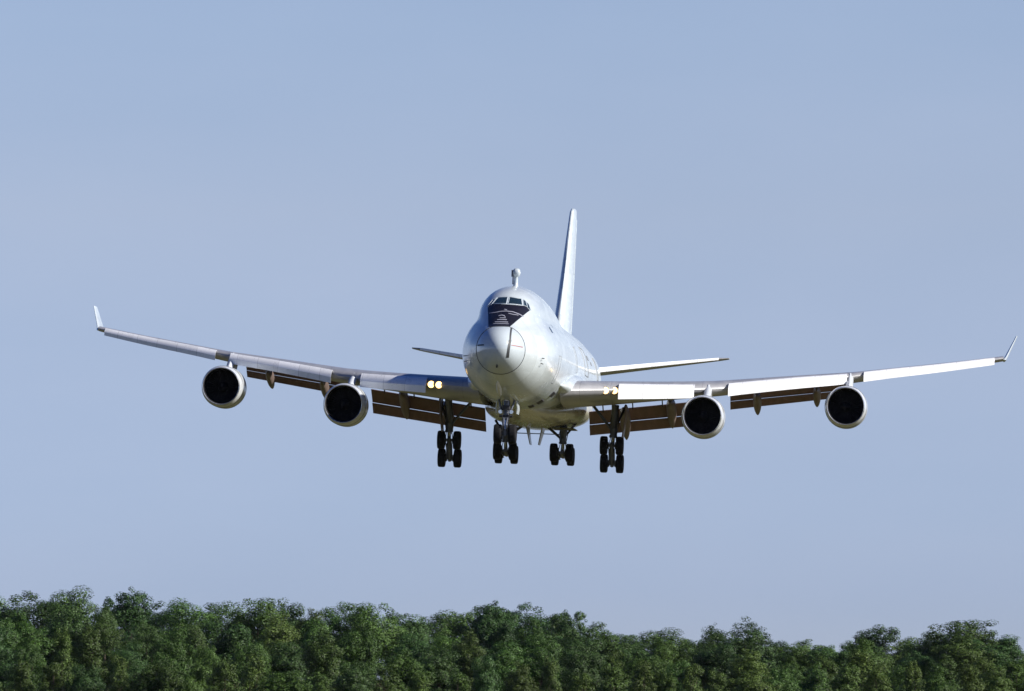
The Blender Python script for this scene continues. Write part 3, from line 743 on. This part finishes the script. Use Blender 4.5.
TREES = [
    (-68.92, 800, 5.35, 13.98, 11.93, 'round', 'broad rounded green tree, on skyline, at far left, left of two'),
    (-62.56, 790, 5.16, 14.47, 11.39, 'round', 'broad rounded green tree, on skyline, at far left, right of two'),
    (-56.6, 780, 4.96, 15.22, 8.53, 'round', 'broad rounded green tree, on skyline, under left winglet'),
    (-52.39, 775, 4.85, 12.77, 4.31, 'bushy', 'bushy dark green tree, on skyline, under left winglet'),
    (-53.3, 840, 5.83, 15.35, 6.68, 'tall', 'tall open tree on the skyline right of the gap below the left winglet'),
    (-50.15, 860, 5.9, 13.89, 9.83, 'round', 'broad rounded green tree, on skyline, under leftmost engine, first from left'),
    (-45.63, 850, 5.88, 14.26, 9.29, 'round', 'broad rounded green tree, on skyline, under leftmost engine, second from left'),
    (-41.8, 870, 5.93, 14.22, 10.38, 'round', 'broad rounded green tree, on skyline, under leftmost engine, third from left'),
    (-35.77, 850, 5.88, 14.41, 10.56, 'round', 'broad rounded green tree, on skyline, under leftmost engine, fourth from left'),
    (-31.35, 860, 5.9, 13.75, 7.52, 'bushy', 'bushy dark green tree, on skyline, under second engine, left of two'),
    (-27.32, 850, 5.88, 12.72, 6.08, 'bushy', 'bushy dark green tree, on skyline, under second engine, right of two'),
    (-24.65, 865, 5.91, 13.99, 9.46, 'round', 'broad rounded green tree, on skyline, under second engine, left of two'),
    (-19.95, 860, 5.9, 13.89, 9.83, 'round', 'broad rounded green tree, on skyline, under second engine, right of two'),
    (-16.04, 880, 6.03, 12.73, 7.0, 'bushy', 'bushy dark green tree, on skyline, under leftmost wheels, left of two'),
    (-11.33, 900, 6.38, 13.07, 10.74, 'round', 'broad rounded green tree, on skyline, under leftmost wheels'),
    (-7.01, 920, 6.89, 12.79, 7.68, 'bushy', 'bushy dark green tree, on skyline, under leftmost wheels, right of two'),
    (-2.68, 900, 6.38, 14.26, 8.23, 'tall', 'tall uneven green tree, on skyline, under nose wheels'),
    (1.5, 905, 6.49, 14.1, 10.35, 'round', 'broad rounded green tree, on skyline, under nose wheels'),
    (6.16, 930, 7.2, 12.38, 7.4, 'bushy', 'bushy dark green tree, on skyline, under tail fin'),
    (9.1, 900, 6.38, 13.07, 5.37, 'tall', 'tall uneven green tree, on skyline, under tail fin'),
    (13.11, 920, 6.89, 11.12, 8.41, 'bushy', 'bushy dark green tree, on skyline, under rightmost wheels, left of two'),
    (17.44, 940, 7.52, 9.13, 7.48, 'bushy', 'bushy dark green tree, on skyline, under rightmost wheels, right of two'),
    (21.4, 850, 5.88, 10.18, 9.72, 'round', 'rounded green tree rising from the low skyline between rightmost wheels and third engine'),
    (25.65, 860, 5.9, 8.77, 5.13, 'bushy', 'bushy dark green tree, on skyline, under third engine'),
    (31.08, 830, 5.75, 11.49, 10.23, 'lobed', 'tall two-lobed tree with sky showing through its crown, above its neighbours on the skyline'),
    (37.46, 850, 5.88, 8.35, 6.42, 'bushy', 'bushy dark green tree, on skyline, under rightmost engine, first from left'),
    (40.32, 845, 5.86, 8.44, 6.72, 'bushy', 'bushy dark green tree, on skyline, under rightmost engine, second from left'),
    (43.65, 850, 5.88, 7.79, 6.42, 'bushy', 'bushy dark green tree, on skyline, under rightmost engine, third from left'),
    (45.79, 830, 5.75, 8.19, 4.95, 'bushy', 'bushy dark green tree, on skyline, under rightmost engine, fourth from left'),
    (47.45, 800, 5.35, 10.14, 7.0, 'tall', 'open-topped tree on the skyline just right of the right outer engine'),
    (51.42, 800, 5.35, 8.41, 5.73, 'bushy', 'bushy dark green tree, on skyline, under rightmost engine, fifth from left'),
    (53.32, 770, 4.74, 9.33, 8.8, 'round', 'broad rounded green tree, on skyline, under right outer wing, left of two'),
    (56.78, 765, 4.63, 11.01, 11.79, 'round', 'broad dark dome of a tree, tallest on the right of the skyline'),
    (60.98, 770, 4.74, 9.33, 6.74, 'bushy', 'bushy dark green tree, on skyline, under right winglet, left of two'),
    (65.39, 780, 4.96, 6.82, 6.82, 'bushy', 'bushy dark green tree, on skyline, under right winglet, right of two'),
    (-63.42, 734.0, 3.84, 11.93, 7.42, 'round', 'broad rounded green tree, in row below skyline, at far left'),
    (-60.06, 743.2, 4.09, 12.11, 6.78, 'bushy', 'bushy dark green tree, in row below skyline, at far left'),
    (-55.47, 745.9, 4.16, 13.07, 6.58, 'bushy', 'bushy dark green tree, in row below skyline, under left winglet'),
    (-50.0, 741.7, 4.05, 11.41, 6.34, 'round', 'broad rounded green tree, in row below skyline, under left winglet, left of two'),
    (-43.6, 722.0, 3.51, 11.26, 5.23, 'round', 'broad rounded green tree, in row below skyline, under left winglet, right of two'),
    (-39.41, 737.5, 3.94, 10.95, 5.99, 'round', 'broad rounded green tree, in row below skyline, under leftmost engine'),
    (-34.56, 739.5, 3.99, 11.14, 6.43, 'tall', 'tall uneven green tree, in row below skyline, under leftmost engine'),
    (-29.58, 747.1, 4.19, 11.55, 6.62, 'bushy', 'bushy dark green tree, in row below skyline, under leftmost engine'),
    (-23.54, 729.1, 3.71, 11.4, 5.69, 'bushy', 'bushy dark green tree, in row below skyline, under second engine, left of two'),
    (-18.55, 729.1, 3.71, 12.04, 5.39, 'bushy', 'bushy dark green tree, in row below skyline, under second engine, right of two'),
    (-12.58, 726.9, 3.65, 9.7, 5.12, 'bushy', 'bushy dark green tree, in row below skyline, under leftmost wheels'),
    (-7.79, 723.0, 3.54, 9.76, 6.04, 'round', 'broad rounded green tree, in row below skyline, under leftmost wheels'),
    (-2.35, 730.3, 3.74, 11.59, 5.35, 'tall', 'tall uneven green tree, in row below skyline, under nose wheels'),
    (3.08, 723.8, 3.57, 11.48, 5.69, 'bushy', 'bushy dark green tree, in row below skyline, under tail fin'),
    (7.82, 726.3, 3.63, 10.06, 6.76, 'round', 'broad rounded green tree, in row below skyline, under tail fin'),
    (13.91, 731.7, 3.78, 7.86, 6.17, 'tall', 'tall uneven green tree, in row below skyline, under rightmost wheels'),
    (18.98, 748.2, 4.21, 8.73, 5.94, 'bushy', 'bushy dark green tree, in row below skyline, under third engine, left of three'),
    (25.2, 748.9, 4.23, 9.91, 5.74, 'bushy', 'bushy dark green tree, in row below skyline, under third engine, middle of three'),
    (27.95, 721.3, 3.49, 10.18, 6.13, 'bushy', 'bushy dark green tree, in row below skyline, under third engine, right of three'),
    (33.78, 726.8, 3.65, 8.07, 5.3, 'round', 'broad rounded green tree, in row below skyline, under rightmost engine'),
    (37.31, 724.6, 3.59, 7.85, 6.6, 'tall', 'tall uneven green tree, in row below skyline, under rightmost engine'),
    (43.74, 738.6, 3.96, 8.93, 6.15, 'bushy', 'bushy dark green tree, in row below skyline, under rightmost engine'),
    (48.81, 726.3, 3.63, 7.57, 5.71, 'round', 'broad rounded green tree, in row below skyline, under right outer wing'),
    (53.84, 723.2, 3.55, 9.38, 6.25, 'bushy', 'bushy dark green tree, in row below skyline, under right outer wing'),
    (58.04, 727.7, 3.67, 9.2, 7.44, 'tall', 'tall uneven green tree, in row below skyline, under right winglet'),
    (62.41, 729.2, 3.71, 6.16, 6.58, 'round', 'broad rounded green tree, in row below skyline, under right winglet'),
    (-57.24, 669.3, 2.05, 10.99, 5.08, 'bushy', 'bushy dark green tree, in row behind front, at far left'),
    (-52.26, 651.5, 1.58, 9.73, 4.42, 'round', 'broad rounded green tree, in row behind front, at far left'),
    (-49.1, 658.9, 1.77, 11.1, 4.17, 'conic', 'slender olive green tree, in row behind front, under left winglet, left of two'),
    (-46.07, 660.3, 1.81, 11.21, 4.96, 'conic', 'slender olive green tree, in row behind front, under left winglet, right of two'),
    (-42.0, 661.0, 1.83, 9.4, 5.01, 'round', 'broad rounded green tree, in row behind front, under left winglet'),
    (-37.34, 664.5, 1.92, 10.99, 5.35, 'round', 'broad rounded green tree, in row behind front, under leftmost engine, left of two'),
    (-33.83, 666.3, 1.97, 8.95, 4.27, 'bushy', 'bushy dark green tree, in row behind front, under leftmost engine, left of two'),
    (-29.36, 673.2, 2.15, 9.46, 5.55, 'round', 'broad rounded green tree, in row behind front, under leftmost engine, right of two'),
    (-25.72, 675.4, 2.21, 9.42, 5.96, 'bushy', 'bushy dark green tree, in row behind front, under leftmost engine, right of two'),
    (-20.06, 651.4, 1.58, 10.87, 4.99, 'bushy', 'bushy dark green tree, in row behind front, under second engine, left of two'),
    (-16.47, 653.5, 1.63, 10.91, 4.19, 'bushy', 'bushy dark green tree, in row behind front, under second engine, right of two'),
    (-11.75, 661.9, 1.85, 8.63, 5.51, 'bushy', 'bushy dark green tree, in row behind front, under leftmost wheels, left of three'),
    (-8.05, 672.0, 2.12, 8.65, 4.33, 'bushy', 'bushy dark green tree, in row behind front, under leftmost wheels, middle of three'),
    (-4.46, 677.8, 2.28, 10.33, 4.24, 'bushy', 'bushy dark green tree, in row behind front, under leftmost wheels, right of three'),
    (-0.41, 658.2, 1.75, 9.62, 5.84, 'bushy', 'bushy dark green tree, in row behind front, under nose wheels'),
    (3.3, 665.5, 1.95, 10.11, 5.31, 'round', 'broad rounded green tree, in row behind front, under tail fin, left of two'),
    (7.52, 660.2, 1.8, 9.22, 5.81, 'round', 'broad rounded green tree, in row behind front, under tail fin, right of two'),
    (11.14, 676.6, 2.25, 8.42, 5.78, 'conic', 'slender olive green tree, in row behind front, under rightmost wheels'),
    (14.46, 654.8, 1.66, 7.99, 4.66, 'bushy', 'bushy dark green tree, in row behind front, under rightmost wheels'),
    (18.02, 652.8, 1.61, 7.57, 4.12, 'round', 'broad rounded green tree, in row behind front, under third engine'),
    (23.37, 676.9, 2.26, 9.19, 5.12, 'bushy', 'bushy dark green tree, in row behind front, under third engine, left of two'),
    (26.93, 671.1, 2.09, 8.51, 5.47, 'bushy', 'bushy dark green tree, in row behind front, under third engine, right of two'),
    (30.44, 668.0, 2.01, 7.11, 4.68, 'round', 'broad rounded green tree, in row behind front, under rightmost engine, left of two'),
    (33.71, 651.5, 1.58, 8.2, 5.54, 'conic', 'slender olive green tree, in row behind front, under rightmost engine, left of two'),
    (37.81, 658.5, 1.76, 8.77, 5.56, 'conic', 'slender olive green tree, in row behind front, under rightmost engine, right of two'),
    (42.04, 654.1, 1.64, 7.05, 4.27, 'round', 'broad rounded green tree, in row behind front, under rightmost engine, right of two'),
    (47.56, 664.3, 1.91, 8.13, 4.5, 'conic', 'slender olive green tree, in row behind front, under right outer wing'),
    (50.99, 652.0, 1.59, 7.95, 5.06, 'conic', 'slender olive green tree, in row behind front, under right winglet, left of two'),
    (55.57, 665.6, 1.95, 7.63, 5.48, 'conic', 'slender olive green tree, in row behind front, under right winglet, right of two'),
    (-51.25, 597.1, 0.41, 7.35, 3.33, 'bushy', 'bushy dark green tree, in front row, at far left'),
    (-48.25, 595.8, 0.38, 8.19, 3.48, 'conic', 'slender olive green tree, in front row, at far left, left of two'),
    (-45.19, 593.3, 0.34, 8.02, 4.49, 'conic', 'slender olive green tree, in front row, at far left, right of two'),
    (-42.05, 591.2, 0.31, 7.86, 3.47, 'bushy', 'bushy dark green tree, in front row, under left winglet'),
    (-37.76, 581.9, 0.18, 8.78, 3.47, 'conic', 'slender olive green tree, in front row, under left winglet'),
    (-33.95, 580.0, 0.16, 7.97, 4.26, 'bushy', 'bushy dark green tree, in front row, under leftmost engine, left of two'),
    (-30.62, 583.3, 0.2, 8.31, 3.24, 'bushy', 'bushy dark green tree, in front row, under leftmost engine, right of two'),
    (-27.44, 577.1, 0.12, 8.43, 4.42, 'conic', 'slender olive green tree, in front row, under leftmost engine, left of two'),
    (-25.14, 590.2, 0.3, 8.85, 3.95, 'conic', 'slender olive green tree, in front row, under leftmost engine, right of two'),
    (-21.98, 585.5, 0.23, 7.15, 4.46, 'bushy', 'bushy dark green tree, in front row, under second engine, left of two'),
    (-19.07, 597.6, 0.41, 7.13, 3.94, 'conic', 'slender olive green tree, in front row, under second engine, left of two'),
    (-15.52, 594.3, 0.36, 8.08, 4.02, 'bushy', 'bushy dark green tree, in front row, under second engine, right of two'),
    (-12.1, 586.7, 0.25, 7.91, 4.39, 'conic', 'slender olive green tree, in front row, under second engine, right of two'),
    (-8.85, 588.1, 0.27, 7.07, 4.44, 'conic', 'slender olive green tree, in front row, under leftmost wheels, left of two'),
    (-5.29, 587.0, 0.25, 7.07, 3.92, 'conic', 'slender olive green tree, in front row, under leftmost wheels, right of two'),
    (-2.39, 581.6, 0.18, 8.66, 3.12, 'bushy', 'bushy dark green tree, in front row, under nose wheels, left of two'),
    (1.33, 593.4, 0.35, 7.91, 3.77, 'bushy', 'bushy dark green tree, in front row, under nose wheels, right of two'),
    (3.82, 597.1, 0.4, 8.57, 3.45, 'conic', 'slender olive green tree, in front row, under tail fin, left of two'),
    (6.55, 578.5, 0.14, 7.03, 4.44, 'conic', 'slender olive green tree, in front row, under tail fin, right of two'),
    (9.81, 597.2, 0.41, 7.89, 4.55, 'conic', 'slender olive green tree, in front row, under rightmost wheels, left of two'),
    (12.37, 571.8, 0.07, 8.23, 3.66, 'conic', 'slender olive green tree, in front row, under rightmost wheels, right of two'),
    (14.88, 576.4, 0.12, 7.12, 3.12, 'conic', 'slender olive green tree, in front row, under third engine, left of three'),
    (17.16, 577.8, 0.13, 7.94, 4.15, 'conic', 'slender olive green tree, in front row, under third engine, middle of three'),
    (19.8, 585.3, 0.23, 7.29, 3.31, 'conic', 'slender olive green tree, in front row, under third engine, right of three'),
    (22.59, 571.7, 0.06, 7.39, 4.32, 'bushy', 'bushy dark green tree, in front row, under third engine'),
    (25.62, 576.7, 0.12, 7.47, 3.32, 'bushy', 'bushy dark green tree, in front row, under rightmost engine, left of two'),
    (29.11, 586.2, 0.24, 7.97, 3.46, 'bushy', 'bushy dark green tree, in front row, under rightmost engine, right of two'),
    (33.07, 593.7, 0.35, 7.94, 4.28, 'conic', 'slender olive green tree, in front row, under rightmost engine, left of two'),
    (34.84, 577.1, 0.12, 7.92, 4.43, 'conic', 'slender olive green tree, in front row, under rightmost engine, right of two'),
    (39.32, 591.3, 0.31, 8.15, 3.52, 'conic', 'slender olive green tree, in front row, under right outer wing, left of two'),
    (41.82, 586.2, 0.24, 7.78, 4.53, 'bushy', 'bushy dark green tree, in front row, under right outer wing'),
    (43.16, 571.5, 0.06, 7.86, 4.04, 'conic', 'slender olive green tree, in front row, under right outer wing, right of two'),
    (46.98, 581.1, 0.17, 7.79, 4.31, 'bushy', 'bushy dark green tree, in front row, under right winglet'),
    (50.75, 590.2, 0.3, 6.88, 3.91, 'conic', 'slender olive green tree, in front row, under right winglet'),
]

# ------------------------------------------------------------------ trees: crowns of many leaf clumps in unit size (1 wide, 1 high), shared by the copies
def crown_mesh(style, seed, mat):
    rng = np.random.default_rng(seed)
    cl = []                                   # clump centre, radius
    def blob(cx, cy, cz, rx, rz, n, r0, r1, inner=.25):
        for _ in range(n):
            v = rng.normal(size=3); v /= np.linalg.norm(v)
            k = 1 - inner*rng.random()**1.5
            k *= 1 + .20*math.sin(4*v[0] + seed) * math.cos(3.3*v[2] + seed*2) + .10*math.sin(7*v[1] + seed*3)
            cl.append((cx + v[0]*rx*k, cy + v[1]*rx*k, cz + v[2]*rz*k, rng.uniform(r0, r1)))
    if style == 'round':
        blob(0, 0, .58, .36, .32, 44, .10, .155, .15); blob(0, 0, .55, .2, .24, 16, .12, .15)
        blob(0, 0, .60, .41, .36, 50, .045, .08, .12)
    elif style == 'bushy':
        for _ in range(9):
            a = rng.uniform(0, 6.28); q = rng.uniform(.04, .30); zz = rng.uniform(.30, .80) - .5*max(0, q-.2)
            blob(q*math.cos(a), q*math.sin(a), zz, .15, .12, 8, .08, .13); blob(q*math.cos(a), q*math.sin(a), zz + .02, .19, .14, 10, .035, .065)
        blob(0, 0, .46, .22, .28, 22, .11, .15)
    elif style == 'conic':
        for i in range(19):
            z = .14 + .78*i/18; w = .40*(1 - .72*max(0, (z-.16)/.78)**1.5)
            for k in range(max(3, int(6*(1-z)+2))):
                a = rng.uniform(0, 6.28); q = w*rng.uniform(.4, .95)
                cl.append((q*math.cos(a), q*math.sin(a), z + rng.uniform(-.04, .04), rng.uniform(.06, .12)))
                cl.append((q*1.2*math.cos(a+.3), q*1.2*math.sin(a+.3), z + rng.uniform(0, .07), rng.uniform(.03, .055)))
    elif style == 'tall':
        for _ in range(10):
            a = rng.uniform(0, 6.28); q = rng.uniform(.05, .30); zz = rng.uniform(.42, .86)
            blob(q*math.cos(a), q*math.sin(a), zz, .11, .09, 8, .06, .10); blob(q*math.cos(a), q*math.sin(a), zz + .01, .14, .105, 10, .03, .055)
        blob(0, 0, .46, .26, .30, 30, .09, .14)
    elif style == 'lobed':
        for cx, cz, rx, rz, n in ((-.29, .72, .12, .17, 16), (.14, .76, .22, .18, 26), (.30, .62, .16, .16, 14), (0, .42, .36, .18, 26), (.12, .62, .16, .16, 10)):
            blob(cx, 0, cz, rx, rz, n, .055, .09, .5); blob(cx, 0, cz, rx*1.25, rz*1.15, n, .025, .045)
    cl = np.array(cl)
    leaf = {'round': .030, 'bushy': .031, 'conic': .034, 'tall': .031, 'lobed': .025}[style]
    cen = np.array([0, 0, .5])
    V_, F_ = [], []
    for x, y, z, r in cl:
        n = int(140 * (r/.08)**2)
        d = rng.normal(size=(n, 3)); d /= np.linalg.norm(d, axis=1)[:, None]
        pos = np.array([x, y, z]) + d * (r * (.68 + .42*rng.random((n, 1)))) * np.array([1, 1, .52])
        out = np.array([x, y, z - .5]); out = out / (np.linalg.norm(out) + 1e-6)
        nrm = d*.95 + out*.6 + rng.normal(size=(n, 3))*.32 + np.array([0, 0, .1]); nrm /= np.linalg.norm(nrm, axis=1)[:, None]
        nrm[:, 2] *= 1.0; t = np.cross(nrm, rng.normal(size=(n, 3))); t /= np.linalg.norm(t, axis=1)[:, None]
        b = np.cross(nrm, t)
        sq = np.array([1, 1, .55]); t = t*sq; b = b*sq; nrm = nrm*sq
        sz = leaf * rng.uniform(.5, 1.15, (n, 1))
        for i in range(n):
            o = len(V_); p = pos[i]; L, Wd = t[i]*sz[i], b[i]*sz[i]*.55
            V_ += [p - L*.5, p + Wd*.5 + nrm[i]*sz[i]*.1, p + L*.55, p - Wd*.5 + nrm[i]*sz[i]*.1]
            F_.append((o, o+1, o+2, o+3))
    V_ = np.array(V_)
    top, wid = np.percentile(V_[:, 2], 99.8), np.percentile(np.abs(V_[:, 0]), 99)
    V_[:, 2] *= 1/top; V_[:, :2] *= .5/wid
    me = bpy.data.meshes.new('crown')
    me.from_pydata(V_.tolist(), [], F_); me.materials.append(mat)
    limbs = cl[rng.choice(len(cl), 9, replace=False)]
    return me, limbs
def trunk_mesh(limbs, seed):
    rng = random.Random(seed); f = MB()
    f.tube([(0, 0, -.01), (.005, 0, .04), (-.01, .01, .25), (.01, -.005, .5), (0, 0, .78)], [.042, .032, .026, .018, .005], n=9)
    for x, y, z, r in limbs:
        z0 = max(.12, z*.55); f.tube([(0, 0, z0), (x*.5 + rng.uniform(-.02, .02), y*.5, z0 + (z-z0)*.45), (x*.92, y*.92, z*.96)], [.014, .009, .003], n=6)
    o = f.build('trunk', M['bark']); me = o.data; bpy.data.objects.remove(o); return me
KINDS = {}
def kind(style, k):
    if (style, k) not in KINDS:
        mat = {'conic': 'leaf_olive', 'bushy': ('leaf_green', 'leaf_deep', 'leaf_olive')[k % 3], 'round': ('leaf_green', 'leaf_deep', 'leaf_green')[k % 3], 'tall': 'leaf_deep', 'lobed': 'leaf_deep'}[style]
        me, limbs = crown_mesh(style, hash_seed(style) + k, M[mat])
        KINDS[(style, k)] = (me, trunk_mesh(limbs, k))
    return KINDS[(style, k)]
def hash_seed(s): return sum(ord(c)*(i+3) for i, c in enumerate(s))
rt = random.Random(5)
for i, (x, y, gz, h, w, style, label) in enumerate(TREES):
    cm, tm = kind(style, 0 if style == 'lobed' else i % 4)
    t = link('broadleaf_tree', None, None, (x, y, gz))
    t.rotation_euler = (0, 0, 0 if style == 'lobed' else rt.uniform(0, 6.28))
    t.scale = (w, w, h)
    t['label'] = label; t['category'] = 'tree'; t['group'] = 'trees of the wood beyond the airfield'
    c = link('crown', cm, t); k = link('trunk', tm, t)

# ------------------------------------------------------------------ summer haze round the whole scene
f = MB(); f.box((0, 1500, 21.0), (8200, 9200, 44.0))
hz = f.build('haze', bpy.data.materials.new('summer_haze')); hz['kind'] = 'stuff'
hm = hz.data.materials[0]; hm.use_nodes = True; hm.node_tree.nodes.remove(hm.node_tree.nodes['Principled BSDF'])
pv = hm.node_tree.nodes.new('ShaderNodeVolumePrincipled')
pv.inputs['Color'].default_value = (0.80, 0.88, 1.0, 1); pv.inputs['Density'].default_value = 0.000008; pv.inputs['Anisotropy'].default_value = 0.0
hm.node_tree.links.new(pv.outputs[0], hm.node_tree.nodes['Material Output'].inputs['Volume'])
